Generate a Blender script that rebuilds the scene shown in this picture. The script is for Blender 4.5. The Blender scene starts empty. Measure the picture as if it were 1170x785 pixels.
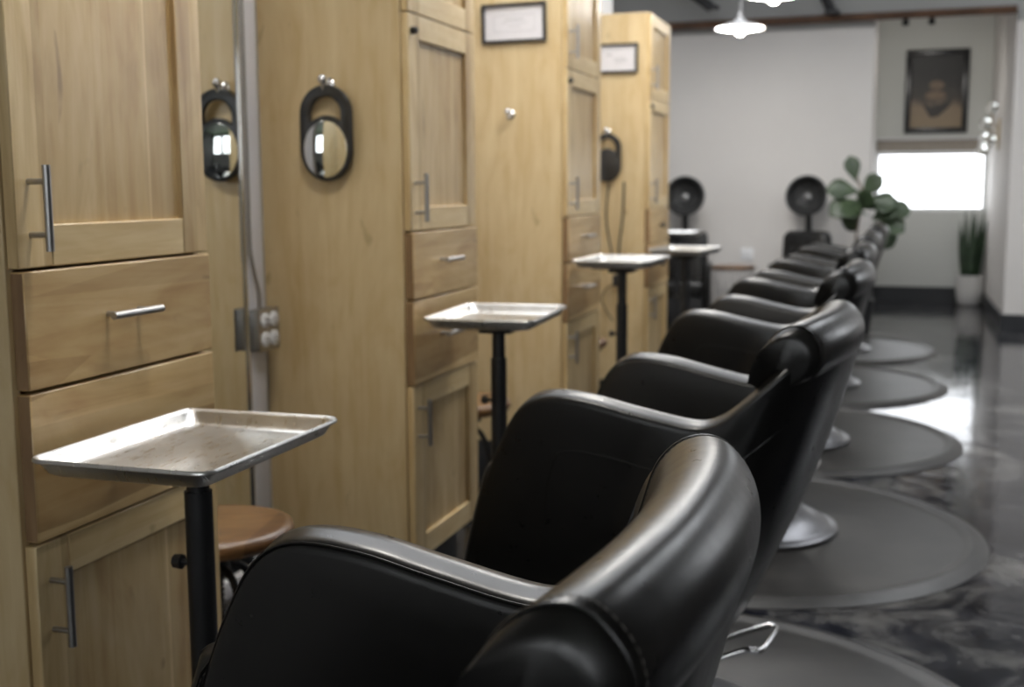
import bpy, bmesh, math, random
from mathutils import Vector, Matrix
random.seed(7)
PI = math.pi
col = bpy.context.scene.collection

# ---------------------------------------------------------------- helpers
def new_obj(name, bm, mat, parent=None, smooth=True, auto=40):
    me = bpy.data.meshes.new(name)
    bm.normal_update()
    if smooth:
        for f in bm.faces: f.smooth = True
        lim = math.radians(auto)
        for e in bm.edges:
            if len(e.link_faces) == 2 and e.calc_face_angle(0) > lim: e.smooth = False
    bm.to_mesh(me); bm.free()
    o = bpy.data.objects.new(name, me); col.objects.link(o)
    mats = mat if isinstance(mat, (list, tuple)) else [mat]
    for m in mats: me.materials.append(m)
    if parent: o.parent = parent
    return o

def tag(o, label, cat, group=None):
    o['label'] = label; o['category'] = cat
    if group: o['group'] = group
    return o

def thing(name, loc, label, cat, group=None, rz=0.0):
    o = bpy.data.objects.new(name, None); col.objects.link(o)
    o.empty_display_size = 0.05
    o.location = loc; o.rotation_euler = (0, 0, rz)
    return tag(o, label, cat, group)

def struct(name, bm, mat, smooth=False):
    o = new_obj(name, bm, mat, None, smooth); o['kind'] = 'structure'; return o

def kids(o): return [c for c in bpy.data.objects if c.parent == o]

def dup(root, loc, rz, label):
    r = root.copy(); col.objects.link(r); r.location = loc; r.rotation_euler = (0, 0, rz); r['label'] = label
    for ch in kids(root):
        c = ch.copy(); col.objects.link(c); c.parent = r
        for g in kids(ch):
            d = g.copy(); col.objects.link(d); d.parent = c
    return r

def box(bm, x0, x1, y0, y1, z0, z1, bev=0.0, mi=0, seg=2):
    b = bmesh.new()
    bmesh.ops.create_cube(b, size=1)
    for v in b.verts:
        v.co = Vector(((x0+x1)/2 + v.co.x*(x1-x0), (y0+y1)/2 + v.co.y*(y1-y0), (z0+z1)/2 + v.co.z*(z1-z0)))
    if bev > 0:
        bmesh.ops.bevel(b, geom=b.edges[:], offset=bev, segments=seg, profile=0.5, affect='EDGES')
    merge(bm, b, mi)

def merge(bm, b, mi=0, mtx=None):
    vs = {}
    for v in b.verts:
        vs[v] = bm.verts.new(mtx @ v.co if mtx else v.co)
    for f in b.faces:
        try:
            g = bm.faces.new([vs[v] for v in f.verts]); g.material_index = mi
        except ValueError: pass
    b.free()

def grid(bm, rows, close_u=False, close_v=False, mi=0):
    """rows: list of lists of coordinates"""
    V = [[bm.verts.new(p) for p in r] for r in rows]
    n, m = len(V), len(V[0])
    for i in range(n if close_u else n-1):
        for j in range(m if close_v else m-1):
            a, b, c, d = V[i][j], V[(i+1) % n][j], V[(i+1) % n][(j+1) % m], V[i][(j+1) % m]
            f = bm.faces.new((a, b, c, d)); f.material_index = mi
    return V

def cap(bm, ring, mi=0):
    try:
        f = bm.faces.new(ring); f.material_index = mi
    except ValueError: pass

def lathe(bm, prof, c=(0, 0, 0), n=40, mi=0, mtx=None, ends=True):
    """prof (r,z) list; closed with tip faces when r is not 0"""
    rows = []
    for r, z in prof:
        row = []
        for k in range(n):
            a = 2*PI*k/n
            p = Vector((max(r, 1e-5)*math.cos(a), max(r, 1e-5)*math.sin(a), z))
            if mtx: p = mtx @ p
            row.append(p + Vector(c))
        rows.append(row)
    V = grid(bm, rows, close_v=True, mi=mi)
    if ends: cap(bm, V[0], mi); cap(bm, V[-1][::-1], mi)
    bmesh.ops.recalc_face_normals(bm, faces=bm.faces[:])

def catmull(pts, n=8, closed=False):
    P = [Vector(p) for p in pts]; out = []
    N = len(P)
    for i in range(N if closed else N-1):
        if closed: p0, p1, p2, p3 = P[i-1], P[i], P[(i+1) % N], P[(i+2) % N]
        else: p0, p1, p2, p3 = P[max(i-1, 0)], P[i], P[i+1], P[min(i+2, N-1)]
        for k in range(n):
            t = k/n
            out.append(0.5*((2*p1) + (p2-p0)*t + (2*p0-5*p1+4*p2-p3)*t*t + (3*p1-p0-3*p2+p3)*t**3))
    if not closed: out.append(P[-1])
    return out

def tube(bm, pts, r, n=10, closed=False, mi=0, caps=True):
    pts = [Vector(p) for p in pts]; rows = []
    N = len(pts); prev = None
    for i, p in enumerate(pts):
        if closed: t = pts[(i+1) % N]-pts[i-1]
        else: t = pts[min(i+1, N-1)]-pts[max(i-1, 0)]
        t.normalize()
        if prev is None:
            u = t.orthogonal().normalized()
        else:
            u = prev - t*prev.dot(t)
            u = u.normalized() if u.length > 1e-6 else t.orthogonal().normalized()
        prev = u; w = t.cross(u)
        rr = r[i] if isinstance(r, (list, tuple)) else r
        rows.append([p + rr*(math.cos(2*PI*k/n)*u + math.sin(2*PI*k/n)*w) for k in range(n)])
    V = grid(bm, rows, close_u=closed, close_v=True, mi=mi)
    if not closed and caps:
        cap(bm, V[0][::-1], mi); cap(bm, V[-1], mi)
    bmesh.ops.recalc_face_normals(bm, faces=bm.faces[:])

def rrect(w, h, r, z, n=6, cx=0, cy=0):
    out = []
    for sx, sy, a0 in ((1, 1, 0), (-1, 1, PI/2), (-1, -1, PI), (1, -1, 1.5*PI)):
        for k in range(n+1):
            a = a0 + (PI/2)*k/n
            out.append(Vector((cx+sx*(w/2-r)+r*math.cos(a), cy+sy*(h/2-r)+r*math.sin(a), z)))
    return out

def flat_curve(splines, thick, bev=0.0, res=1):
    """filled 2D outline with holes -> bmesh, extruded in z"""
    cu = bpy.data.curves.new('outline', 'CURVE'); cu.dimensions = '2D'; cu.fill_mode = 'BOTH'
    cu.extrude = thick/2-bev; cu.bevel_depth = bev; cu.bevel_resolution = res
    for s in splines:
        sp = cu.splines.new('POLY'); sp.points.add(len(s)-1)
        for i, p in enumerate(s): sp.points[i].co = (p[0], p[1], 0, 1)
        sp.use_cyclic_u = True
    ob = bpy.data.objects.new('outline', cu); col.objects.link(ob)
    dg = bpy.context.evaluated_depsgraph_get()
    me = bpy.data.meshes.new_from_object(ob.evaluated_get(dg))
    b = bmesh.new(); b.from_mesh(me)
    bpy.data.objects.remove(ob); bpy.data.curves.remove(cu); bpy.data.meshes.remove(me)
    bmesh.ops.remove_doubles(b, verts=b.verts, dist=1e-5)
    bmesh.ops.recalc_face_normals(b, faces=b.faces)
    return b

def lerp_tab(tab, t):
    for (a, va), (b, vb) in zip(tab, tab[1:]):
        if t <= b:
            k = (t-a)/(b-a) if b > a else 0
            return va+(vb-va)*max(0, min(1, k))
    return tab[-1][1]

# ---------------------------------------------------------------- materials
def srgb(r, g, b):
    f = lambda c: (c/255/12.92) if c/255 <= .04045 else ((c/255+.055)/1.055)**2.4
    return (f(r), f(g), f(b), 1)

class M:
    def __init__(s, name):
        s.m = bpy.data.materials.new(name); s.m.use_nodes = True
        s.nt = s.m.node_tree; s.b = s.nt.nodes['Principled BSDF']
    def n(s, t, **k):
        x = s.nt.nodes.new(t)
        for a, v in k.items(): setattr(x, a, v)
        return x
    def l(s, a, b): s.nt.links.new(a, b)
    def set(s, **k):
        for a, v in k.items(): s.b.inputs[a.replace('_', ' ')].default_value = v
        return s
    def coord(s, scale=(1, 1, 1), kind='Object', rot=(0, 0, 0)):
        t = s.n('ShaderNodeTexCoord'); mp = s.n('ShaderNodeMapping')
        mp.inputs['Scale'].default_value = scale; mp.inputs['Rotation'].default_value = rot
        s.l(t.outputs[kind], mp.inputs['Vector']); return mp.outputs[0]
    def noise(s, vec, scale=5, detail=4, rough=.55, dist=0):
        x = s.n('ShaderNodeTexNoise'); s.l(vec, x.inputs['Vector'])
        x.inputs['Scale'].default_value = scale; x.inputs['Detail'].default_value = detail
        x.inputs['Roughness'].default_value = rough; x.inputs['Distortion'].default_value = dist
        return x.outputs['Fac']
    def ramp(s, fac, stops):
        x = s.n('ShaderNodeValToRGB'); s.l(fac, x.inputs[0])
        e = x.color_ramp.elements
        while len(e) < len(stops): e.new(0.5)
        for i, (p, c) in enumerate(stops): e[i].position = p; e[i].color = c
        return x.outputs[0]
    def mix(s, fac, a, b, mode='MIX'):
        x = s.n('ShaderNodeMix'); x.data_type = 'RGBA'; x.blend_type = mode
        for sock, v in ((x.inputs[0], fac), (x.inputs[6], a), (x.inputs[7], b)):
            if hasattr(v, 'links'): s.l(v, sock)
            else: sock.default_value = v
        return x.outputs[2]
    def bump(s, h, strength=.2, dist=.01):
        x = s.n('ShaderNodeBump'); x.inputs['Strength'].default_value = strength; x.inputs['Distance'].default_value = dist
        s.l(h, x.inputs['Height']); s.l(x.outputs[0], s.b.inputs['Normal'])

def plain(name, c, rough=.5, metal=0., noise=.06, nscale=20, **k):
    m = M(name); m.set(Roughness=rough, Metallic=metal, **k)
    f = m.noise(m.coord(), nscale, 3)
    d = tuple(x*(1-noise) for x in c[:3])+(1,); e = tuple(min(1, x*(1+noise)) for x in c[:3])+(1,)
    m.l(m.ramp(f, [(.3, d), (.7, e)]), m.b.inputs['Base Color'])
    return m.m

def wood(name, light, mid, dark, axis='z', planks=True, rough=.42):
    m = M(name)
    st = {'z': (14, 14, 1.1), 'y': (14, 1.1, 14), 'x': (1.1, 14, 14)}[axis]
    v = m.coord(st)
    g1 = m.noise(v, 1.3, 6, .6, 1.2)
    c = m.ramp(g1, [(.28, dark), (.46, mid), (.62, light), (.8, mid)])
    # broad cloudy figure of the maple
    v2 = m.coord({'z': (5, 5, 1.6), 'y': (5, 1.6, 5), 'x': (1.6, 5, 5)}[axis])
    g2 = m.noise(v2, 1.6, 4, .5, 2.5)
    c = m.mix(.45, c, m.ramp(g2, [(.3, dark), (.5, mid), (.7, light)]))
    if planks:   # glued boards of slightly different tone
        vr = m.coord({'z': (1, 8.5, .01), 'y': (1, .5, 10.5), 'x': (8, 1, 1)}[axis])
        vo = m.n('ShaderNodeTexVoronoi'); vo.feature = 'F1'; vo.inputs['Scale'].default_value = 1
        vo.inputs['Randomness'].default_value = .8
        m.l(vr, vo.inputs['Vector'])
        sep = m.n('ShaderNodeSeparateColor'); m.l(vo.outputs['Color'], sep.inputs[0])
        c = m.mix(.8, c, m.ramp(sep.outputs[0], [(0, (.50, .42, .33, 1)), (.35, (.80, .75, .68, 1)), (.6, (.97, .96, .94, 1)), (1, (1.12, 1.12, 1.12, 1))]), 'MULTIPLY')
    # small knots and mineral streaks
    v3 = m.coord({'z': (9, 9, 4), 'y': (9, 4, 9), 'x': (4, 9, 9)}[axis])
    k = m.noise(v3, 2.2, 2, .4, .6)
    c = m.mix(m.ramp(k, [(.70, (0, 0, 0, 1)), (.80, (.6, .6, .6, 1))]), c, tuple(x*.5 for x in dark[:3])+(1,))
    m.l(c, m.b.inputs['Base Color'])
    m.set(Roughness=rough, Coat_Weight=.4, Coat_Roughness=.26)
    m.bump(g1, .05, .002)
    return m.m

W_L, W_M, W_D = srgb(222, 200, 156), srgb(204, 177, 128), srgb(168, 135, 86)
MAT = {}
MAT['ply'] = wood('maple_side_panel', srgb(216, 195, 154), srgb(206, 182, 138), srgb(190, 160, 110), 'z', False)
MAT['door'] = wood('maple_door', W_L, W_M, W_D, 'z')
MAT['rail'] = wood('maple_rail', W_L, W_M, srgb(190, 158, 110), 'y', False)
MAT['drawer'] = wood('maple_drawer', srgb(214, 188, 142), srgb(200, 170, 120), srgb(170, 132, 84), 'y')
MAT['endgrain'] = wood('maple_dark_edge', srgb(150, 120, 84), srgb(132, 102, 68), srgb(104, 76, 50), 'z', False, .5)
MAT['seatwood'] = wood('stool_wood', srgb(140, 106, 64), srgb(112, 78, 44), srgb(60, 40, 24), 'x')
MAT['steel'] = plain('brushed_steel', (.42, .41, .40, 1), .33, 1., .05)
MAT['chrome'] = plain('chrome', (.75, .75, .76, 1), .12, 1., .02)
MAT['satin'] = plain('satin_chrome_base', (.22, .22, .23, 1), .32, 1., .04)
MAT['black'] = plain('black_powder_coat', (.012, .012, .013, 1), .45, 0., .1)
MAT['plastic'] = plain('black_plastic', (.02, .02, .021, 1), .28, 0., .08)
MAT['hood'] = plain('dark_dryer_plastic', (.035, .035, .035, 1), .38, 0., .1)
MAT['white'] = plain('white_paint', (.78, .78, .79, 1), .5, 0., .02)
MAT['whitetrim'] = plain('white_anodised_trim', (.80, .79, .83, 1), .35, 0., .015)
MAT['pot'] = plain('white_glazed_ceramic', (.75, .74, .72, 1), .25, 0., .02)
MAT['cord'] = plain('dark_cord', (.012, .011, .010, 1), .5)
MAT['outletgrey'] = plain('grey_metal_box', (.22, .22, .22, 1), .4, .6)
MAT['enamel'] = plain('white_enamel', (.85, .85, .85, 1), .3, 0., .01)
MAT['pipe'] = plain('rusty_brown_pipe', srgb(92, 66, 48), .55, .2, .35, 6)
MAT['strut'] = plain('dark_steel_strut', (.03, .03, .032, 1), .5, .3)
MAT['soil'] = plain('potting_soil', (.03, .02, .012, 1), .9, 0., .4)
MAT['bark'] = plain('brown_bark', srgb(110, 92, 70), .8, 0., .3)
MAT['brass'] = plain('aged_brass', (.5, .4, .24, 1), .3, 1., .1)
MAT['base'] = plain('black_baseboard', (.016, .017, .02, 1), .35, 0., .1)
MAT['taupe'] = plain('taupe_blind_cassette', srgb(150, 142, 132), .6)

m = M('mirror_glass'); m.set(Metallic=1., Roughness=.01, Base_Color=(.86, .88, .87, 1)); MAT['mirror'] = m.m
m = M('clear_glass'); m.set(Transmission_Weight=1., Roughness=.03, IOR=1.45, Base_Color=(.95, .97, .95, 1)); MAT['glass'] = m.m
m = M('window_pane')
gl = m.n('ShaderNodeBsdfGlossy'); gl.inputs['Roughness'].default_value = .02
tr = m.n('ShaderNodeBsdfTransparent'); mx = m.n('ShaderNodeMixShader'); mx.inputs[0].default_value = .06
m.l(tr.outputs[0], mx.inputs[1]); m.l(gl.outputs[0], mx.inputs[2]); m.l(mx.outputs[0], m.nt.nodes['Material Output'].inputs[0])
MAT['pane'] = m.m

# leather
m = M('black_vinyl_upholstery')
v = m.coord()
big = m.noise(v, 14, 3, .5, .3)
fine = m.noise(v, 38, 4, .55)
m.l(m.ramp(big, [(.3, (.005, .0047, .0044, 1)), (.7, (.008, .0075, .007, 1))]), m.b.inputs['Base Color'])
m.l(m.ramp(fine, [(.3, (.27, .27, .27, 1)), (.7, (.33, .33, .33, 1))]), m.b.inputs['Roughness'])
m.set(Specular_IOR_Level=.5)
m.bump(m.noise(v, 42, 2, .45), .08, .002)
MAT['leather'] = m.m
MAT['thread'] = plain('stitch_thread', (.10, .09, .078, 1), .6)

# tray aluminium
m = M('worn_aluminium')
f = m.noise(m.coord(), 7, 4, .6)
m.l(m.ramp(f, [(.3, (.56, .55, .53, 1)), (.7, (.72, .71, .69, 1))]), m.b.inputs['Base Color'])
m.l(m.ramp(m.noise(m.coord((60, 8, 8)), 3, 4), [(.3, (.24, .24, .24, 1)), (.7, (.40, .40, .40, 1))]), m.b.inputs['Roughness'])
m.set(Metallic=1.)
MAT['alu'] = m.m

# floor
m = M('polished_dark_concrete')
v = m.coord()
f1 = m.noise(v, 2.1, 7, .65, 1.3); f2 = m.noise(v, 7, 5, .65, .5)
c1 = m.ramp(f1, [(.40, (.004, .005, .009, 1)), (.50, (.014, .015, .021, 1)), (.60, (.11, .108, .104, 1))])
c2 = m.ramp(f2, [(.32, (.45, .45, .47, 1)), (.68, (1.3, 1.3, 1.3, 1))])
m.l(m.mix(1., c1, c2, 'MULTIPLY'), m.b.inputs['Base Color'])
m.l(m.ramp(f2, [(.3, (.05, .05, .05, 1)), (.75, (.14, .14, .14, 1))]), m.b.inputs['Roughness'])
m.set(Specular_IOR_Level=.36)
m.bump(m.noise(v, 4.5, 4, .6), .16, .012)
MAT['floor'] = m.m

m = M('black_rubber_mat')
v = m.coord()
f = m.noise(v, 5, 5, .6)
m.l(m.ramp(f, [(.3, (.016, .015, .014, 1)), (.7, (.042, .040, .037, 1))]), m.b.inputs['Base Color'])
m.set(Roughness=.38, Specular_IOR_Level=.6)
m.bump(m.noise(v, 160, 2), .12, .002)
MAT['rubber'] = m.m

def wallmat(name, c, n=.03):
    m = M(name); v = m.coord()
    d = tuple(x*(1-n) for x in c[:3])+(1,); e = tuple(min(1, x*(1+n)) for x in c[:3])+(1,)
    m.l(m.ramp(m.noise(v, 1.2, 4), [(.3, d), (.7, e)]), m.b.inputs['Base Color'])
    m.set(Roughness=.75); m.bump(m.noise(v, 120, 3), .05, .003)
    return m.m
MAT['wall'] = wallmat('white_wall_paint', srgb(216, 212, 208))
MAT['wallgrey'] = wallmat('grey_upper_paint', srgb(168, 168, 166))
MAT['wallcharcoal'] = wallmat('charcoal_wall_paint', srgb(92, 90, 88))
MAT['nichewall'] = wallmat('pale_grey_wall_paint', srgb(214, 216, 212))
MAT['ceil'] = wallmat('grey_ceiling_paint', srgb(182, 182, 180))

def emis(name, c, s):
    m = M(name); m.set(Base_Color=(.8, .8, .8, 1), Emission_Color=c, Emission_Strength=s); return m.m
MAT['bulb'] = emis('lit_bulb', (1, .93, .84, 1), 60)
MAT['diff'] = emis('lit_diffuser', (1, .96, .90, 1), 36)

def leafmat(name, a, b):
    m = M(name); m.l(m.ramp(m.noise(m.coord(), 9, 3), [(.3, a), (.7, b)]), m.b.inputs['Base Color'])
    m.set(Roughness=.4); return m.m
MAT['fig'] = leafmat('fig_leaf', srgb(46, 60, 42), srgb(72, 88, 60))
MAT['snake'] = leafmat('snake_leaf', srgb(30, 48, 34), srgb(62, 84, 58))
MAT['hedge'] = leafmat('garden_leaf', srgb(60, 96, 44), srgb(120, 158, 84))

# ---------------------------------------------------------------- the room
XW = -1.635          # station wall
XR = 3.6
YB = -3.6
ZC = 3.3
YF = 10.5
bm = bmesh.new(); box(bm, -4.2, XR+.1, YB-.1, 13.1, -.1, 0); struct('floor', bm, MAT['floor'])
SKY = [(-2.3, .0, 2.5, 4.5), (-2.3, .0, 5.6, 8.6)]     # unseen roof lights added to put overhead sheen on the chairs
SKY2 = [(.95, 1.95, 3.6, 8.6)]  # another added opening, for the light streak on the headrest ridge
bm = bmesh.new()
box(bm, -4.2, -2.3, YB-.1, 13.1, ZC, ZC+.1); box(bm, .0, .95, YB-.1, 13.1, ZC, ZC+.1); box(bm, 1.95, XR+.1, YB-.1, 13.1, ZC, ZC+.1)
for grp in (SKY, SKY2):
    yy = [YB-.1]+[v for a in grp for v in a[2:]]+[13.1]
    for i in range(0, len(yy), 2): box(bm, grp[0][0], grp[0][1], yy[i], yy[i+1], ZC, ZC+.1)
struct('ceiling', bm, MAT['ceil'])
bm = bmesh.new(); box(bm, XW-.12, XW, YB, 7.05, 0, 2.36); struct('wall_left', bm, MAT['wall'])
bm = bmesh.new(); box(bm, -4.2, -4.1, YB, YF, 0, ZC); struct('wall_outer_left', bm, MAT['wall'])
bm = bmesh.new()
box(bm, -4.1, -.30, YF, YF+.1, 0, 2.5); box(bm, -.30, -.205, YF, YF+.125, 0, 2.5); box(bm, -.30, -.205, YF+.125, 12.85, 0, ZC)
struct('wall_far', bm, MAT['wall'])
bm = bmesh.new(); box(bm, -4.1, -.205, YF-.02, YF+.12, 2.5, ZC); box(bm, -.205, .885, YF-.02, YF+.12, 2.585, ZC); box(bm, .885, XR, YF-.02, YF+.12, 2.5, ZC); struct('wall_upper_far', bm, MAT['wallgrey'])
# niche end wall with its window opening
WX0, WX1, WZ0, WZ1 = -.20, .875, .925, 1.53
bm = bmesh.new()
box(bm, -.3, 1.0, 12.85, 13.0, 0, WZ0); box(bm, -.3, 1.0, 12.85, 13.0, WZ1, ZC)
box(bm, WX1, 1.0, 12.85, 13.0, WZ0, WZ1); box(bm, -.3, WX0, 12.85, 13.0, WZ0, WZ1)
struct('wall_niche', bm, MAT['nichewall'])
bm = bmesh.new(); box(bm, .885, 1.02, YF+.125, 12.85, 0, ZC); box(bm, .885, XR, YF, YF+.12, 0, 2.5)
struct('wall_right', bm, MAT['wall'])
bm = bmesh.new()
for a, b in ((-.205, .885),): box(bm, a, b, 12.825, 12.85, 0, .155)
struct('baseboard_niche', bm, MAT['base'])
bm = bmesh.new(); box(bm, .862, .885, YF-.022, 12.825, 0, .13); box(bm, .885, XR, YF-.022, YF, 0, .13)
struct('baseboard_right', bm, MAT['base'])
bm = bmesh.new(); box(bm, -4.1, -.205, YF-.02, YF, 0, .13); box(bm, -.205, -.185, YF-.02, 12.825, 0, .13)
struct('baseboard_far', bm, MAT['base'])
bm = bmesh.new()
for a, b in ((1.94, 2.84), (3.41, 4.38), (5.0, 6.0)): box(bm, XW, XW+.018, a, b, 0, .11, .004)
struct('baseboard_left', bm, MAT['white'])

def window(n, x0, x1, y0, y1, z0, z1, axis, mull):
    """frame, bars and pane filling an opening; axis = wall normal"""
    bm = bmesh.new(); t = .035
    def bar(a0, a1, c0, c1):
        if axis == 'y': box(bm, a0, a1, y0, y1, c0, c1, .004)
        else: box(bm, x0, x1, a0, a1, c0, c1, .004)
    lo, hi = (x0, x1) if axis == 'y' else (y0, y1)
    bar(lo, hi, z0, z0+t); bar(lo, hi, z1-t, z1); bar(lo, lo+t, z0+t, z1-t); bar(hi-t, hi, z0+t, z1-t)
    for k in range(1, mull):
        c = lo+(hi-lo)*k/mull; bar(c-.02, c+.02, z0+t, z1-t)
    o = struct('window_%d' % n, bm, MAT['white'])
    bm = bmesh.new(); mid = (y0+y1)/2 if axis == 'y' else (x0+x1)/2
    if axis == 'y': box(bm, lo+t, hi-t, mid-.003, mid+.003, z0+t, z1-t)
    else: box(bm, mid-.003, mid+.003, lo+t, hi-t, z0+t, z1-t)
    new_obj('window_pane', bm, MAT['pane'], o, False)
    return o
w1 = window(1, WX0, WX1, 12.90, 12.95, WZ0, WZ1, 'y', 1)
# blind cassette and ledge over the niche window
t = thing('roller_blind', (.34, 12.84, 1.53), 'rolled up taupe blind cassette under a pale ledge above the bright end window', 'blind')
bm = bmesh.new(); box(bm, -.535, .53, -.075, -.003, 0, .115, .012); new_obj('cassette', bm, MAT['taupe'], t)
bm = bmesh.new(); box(bm, -.535, .53, -.11, -.003, .117, .137, .004); new_obj('ledge', bm, MAT['white'], t)

# back wall with tall shop windows behind the camera
bm = bmesh.new()
BW = [(-2.2, -.6), (-.1, 1.5), (1.9, 3.3)]
xs = [-4.1]+[v for a in BW for v in a]+[XR]
for i in range(0, len(xs), 2): box(bm, xs[i], xs[i+1], YB-.1, YB, 0, ZC)
for a, b in BW:
    box(bm, a, b, YB-.1, YB, 0, 1.25); box(bm, a, b, YB-.1, YB, 3.0, ZC)
struct('wall_back', bm, MAT['wallgrey'])
for i, (a, b) in enumerate(BW): window(2+i, a, b, YB-.08, YB-.02, 1.25, 3.0, 'y', 2)
# right hand wall of the salon with an unseen window added to brighten the far end
bm = bmesh.new()
RWIN = [(7.4, 10.2)]
ys = [YB]+[v for a in RWIN for v in a]+[YF]
for i in range(0, len(ys), 2): box(bm, XR, XR+.1, ys[i], ys[i+1], 0, ZC)
RZ0, RZ1 = 1.6, 3.1
for a, b in RWIN: box(bm, XR, XR+.1, a, b, 0, RZ0); box(bm, XR, XR+.1, a, b, RZ1, ZC)
struct('wall_side_right', bm, MAT['wallcharcoal'])
for i, (a, b) in enumerate(RWIN): window(5+i, XR+.02, XR+.08, a, b, RZ0, RZ1, 'x', 2)

for i, (a, b, c, d) in enumerate(SKY+SKY2):  # frames and panes of the added roof lights
    bm = bmesh.new()
    box(bm, a, b, c, c+.04, ZC+.02, ZC+.09, .004); box(bm, a, b, d-.04, d, ZC+.02, ZC+.09, .004)
    box(bm, a, a+.04, c+.04, d-.04, ZC+.02, ZC+.09, .004); box(bm, b-.04, b, c+.04, d-.04, ZC+.02, ZC+.09, .004)
    box(bm, (a+b)/2-.02, (a+b)/2+.02, c+.04, d-.04, ZC+.02, ZC+.09, .004)
    o = struct('window_%d' % (6+i), bm, MAT['white'])
    bm = bmesh.new(); box(bm, a+.04, b-.04, c+.04, d-.04, ZC+.05, ZC+.056); new_obj('window_pane', bm, MAT['pane'], o, False)
# pipe and steel braces under the ceiling at the far wall
bm = bmesh.new()
tube(bm, [(-4.05, 10.38, 2.555), (.87, 10.38, 2.568)], .032, 14)
for x in (-2.6, -.9, .6): tube(bm, [(x, 10.38, 2.56), (x, 10.48, 2.56)], .014, 8)
tag(new_obj('ceiling_pipe', bm, MAT['pipe']), 'rusty brown pipe running across the top of the white far wall', 'pipe')
def brace(a, b, label):
    bm = bmesh.new(); tube(bm, [a, b], .042, 8)
    for p in (a, b): box(bm, p[0]-.06, p[0]+.06, p[1]-.05, p[1]+.05, p[2]-.015, p[2]+.015, .004)
    tag(new_obj('ceiling_brace', bm, MAT['strut']), label, 'brace', 'dark steel braces under the ceiling')
brace((-2.35, 10.1, 3.28), (-1.50, 10.1, 2.66), 'dark steel brace slanting above the last maple cabinet')
brace((-.86, 10.1, 3.28), (-.545, 10.3, 2.60), 'dark steel brace slanting down to the pipe right of the pendant lamps')

# ---------------------------------------------------------------- cabinets
XF = -1.2            # door face
Z_BOT, Z_D1, Z_MID, Z_D2, Z_SPLIT, Z_TOP = .185, .672, .902, 1.083, 1.645, 2.065
def shaker(parent, name, w, z0, z1, left=.075, rail=.062):
    """shaker door, local origin: cabinet left front corner at floor; y along the wall"""
    g = .004; y0, y1 = g, w-g; z0 += g/2; z1 -= g/2; t = .02
    bm = bmesh.new()
    box(bm, -t, 0, y0, y0+left, z0, z1, .0018, 0, 1); box(bm, -t, 0, y1-left, y1, z0, z1, .0018, 0, 1)
    box(bm, -t, 0, y0+left, y1-left, z0, z0+rail, .0018, 1, 1); box(bm, -t, 0, y0+left, y1-left, z1-rail, z1, .0018, 1, 1)
    box(bm, -t+.002, -.010, y0+left-.002, y1-left+.002, z0+rail-.002, z1-rail+.002, 0, 0)
    return new_obj(name, bm, [MAT['door'], MAT['rail']], parent)
def bar_handle(parent, y, z, vertical=True, L=.125):
    bm = bmesh.new(); x = .033
    d = Vector((0, 0, 1)) if vertical else Vector((0, 1, 0)); c = Vector((x, y, z))
    tube(bm, [c-d*L/2, c+d*L/2], .0062, 14)
    for s in (-1, 1):
        p = c+d*(s*L*.31); tube(bm, [Vector((0, p.y, p.z)), p], .0045, 10)
    return new_obj('handle', bm, MAT['steel'], parent)
def cabinet(y0, w, label, knobs=False, lock=True):
    t = thing('storage_cabinet', (XF, y0, 0), label, 'cabinet', 'tall maple cabinets along the left wall')
    D = XW-XF+.002
    bm = bmesh.new()
    box(bm, D, -.0215, 0, .018, Z_BOT, Z_TOP, .0015, 0, 1); box(bm, D, -.0215, w-.018, w, Z_BOT, Z_TOP, .0015, 0, 1)
    box(bm, D, -.0215, .018, w-.018, Z_TOP-.018, Z_TOP, .001, 0, 1); box(bm, D, -.0215, .018, w-.018, Z_BOT, Z_BOT+.018, .001, 0, 1)
    box(bm, D, D+.012, .018, w-.018, Z_BOT+.018, Z_TOP-.018)
    new_obj('carcass', bm, MAT['ply'], t)
    bm = bmesh.new(); box(bm, D, -.075, .0, w, 0, Z_BOT, .002, 0, 1); new_obj('plinth', bm, MAT['base'], t)
    d = shaker(t, 'door', w, Z_BOT, Z_D1); bar_handle(d, .034, .572)
    d = shaker(t, 'door', w, Z_D2, Z_SPLIT); bar_handle(d, .034, 1.172)
    if lock:
        bm = bmesh.new(); tube(bm, [(-.001, .030, 1.60), (.012, .030, 1.60)], .010, 14)
        tube(bm, [(.012, .030, 1.60), (.016, .030, 1.60)], .006, 10)
        new_obj('lock', bm, MAT['plastic'], d)
    d = shaker(t, 'door', w, Z_SPLIT, Z_TOP); bar_handle(d, .034, 1.745)
    for z0, z1 in ((Z_D1, Z_MID), (Z_MID, Z_D2)):
        bm = bmesh.new(); box(bm, -.0205, .004, .008, w-.006, z0+.003, z1-.003, .002, 0, 1)
        for f in bm.faces:
            if f.calc_center_median().y < .0085 : f.material_index = 1
        d = new_obj('drawer', bm, [MAT['drawer'], MAT['endgrain']], t)
        if knobs:
            bm = bmesh.new(); lathe(bm, [(.006, 0), (.006, .012), (.015, .018), (.016, .026), (.008, .031)], n=20,
                                    mtx=Matrix.Translation((.004, w/2, (z0+z1)/2)) @ Matrix.Rotation(PI/2, 4, 'Y'))
            new_obj('knob', bm, MAT['plastic'], d)
        else: bar_handle(d, w*.47, (z0+z1)/2+.008, False, .13)
    return t
cabinet(1.40, .505, 'nearest maple cabinet, cut off by the left edge of the frame')
cabinet(2.865, .515, 'second nearest maple cabinet, with the round hand mirror hung on its side')
cabinet(4.42, .55, 'third maple cabinet, framed certificate and empty hook on its side', )
cabinet(6.02, .56, 'farthest maple cabinet with round drawer knobs and a hanging dark mirror and cord', True)

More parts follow.
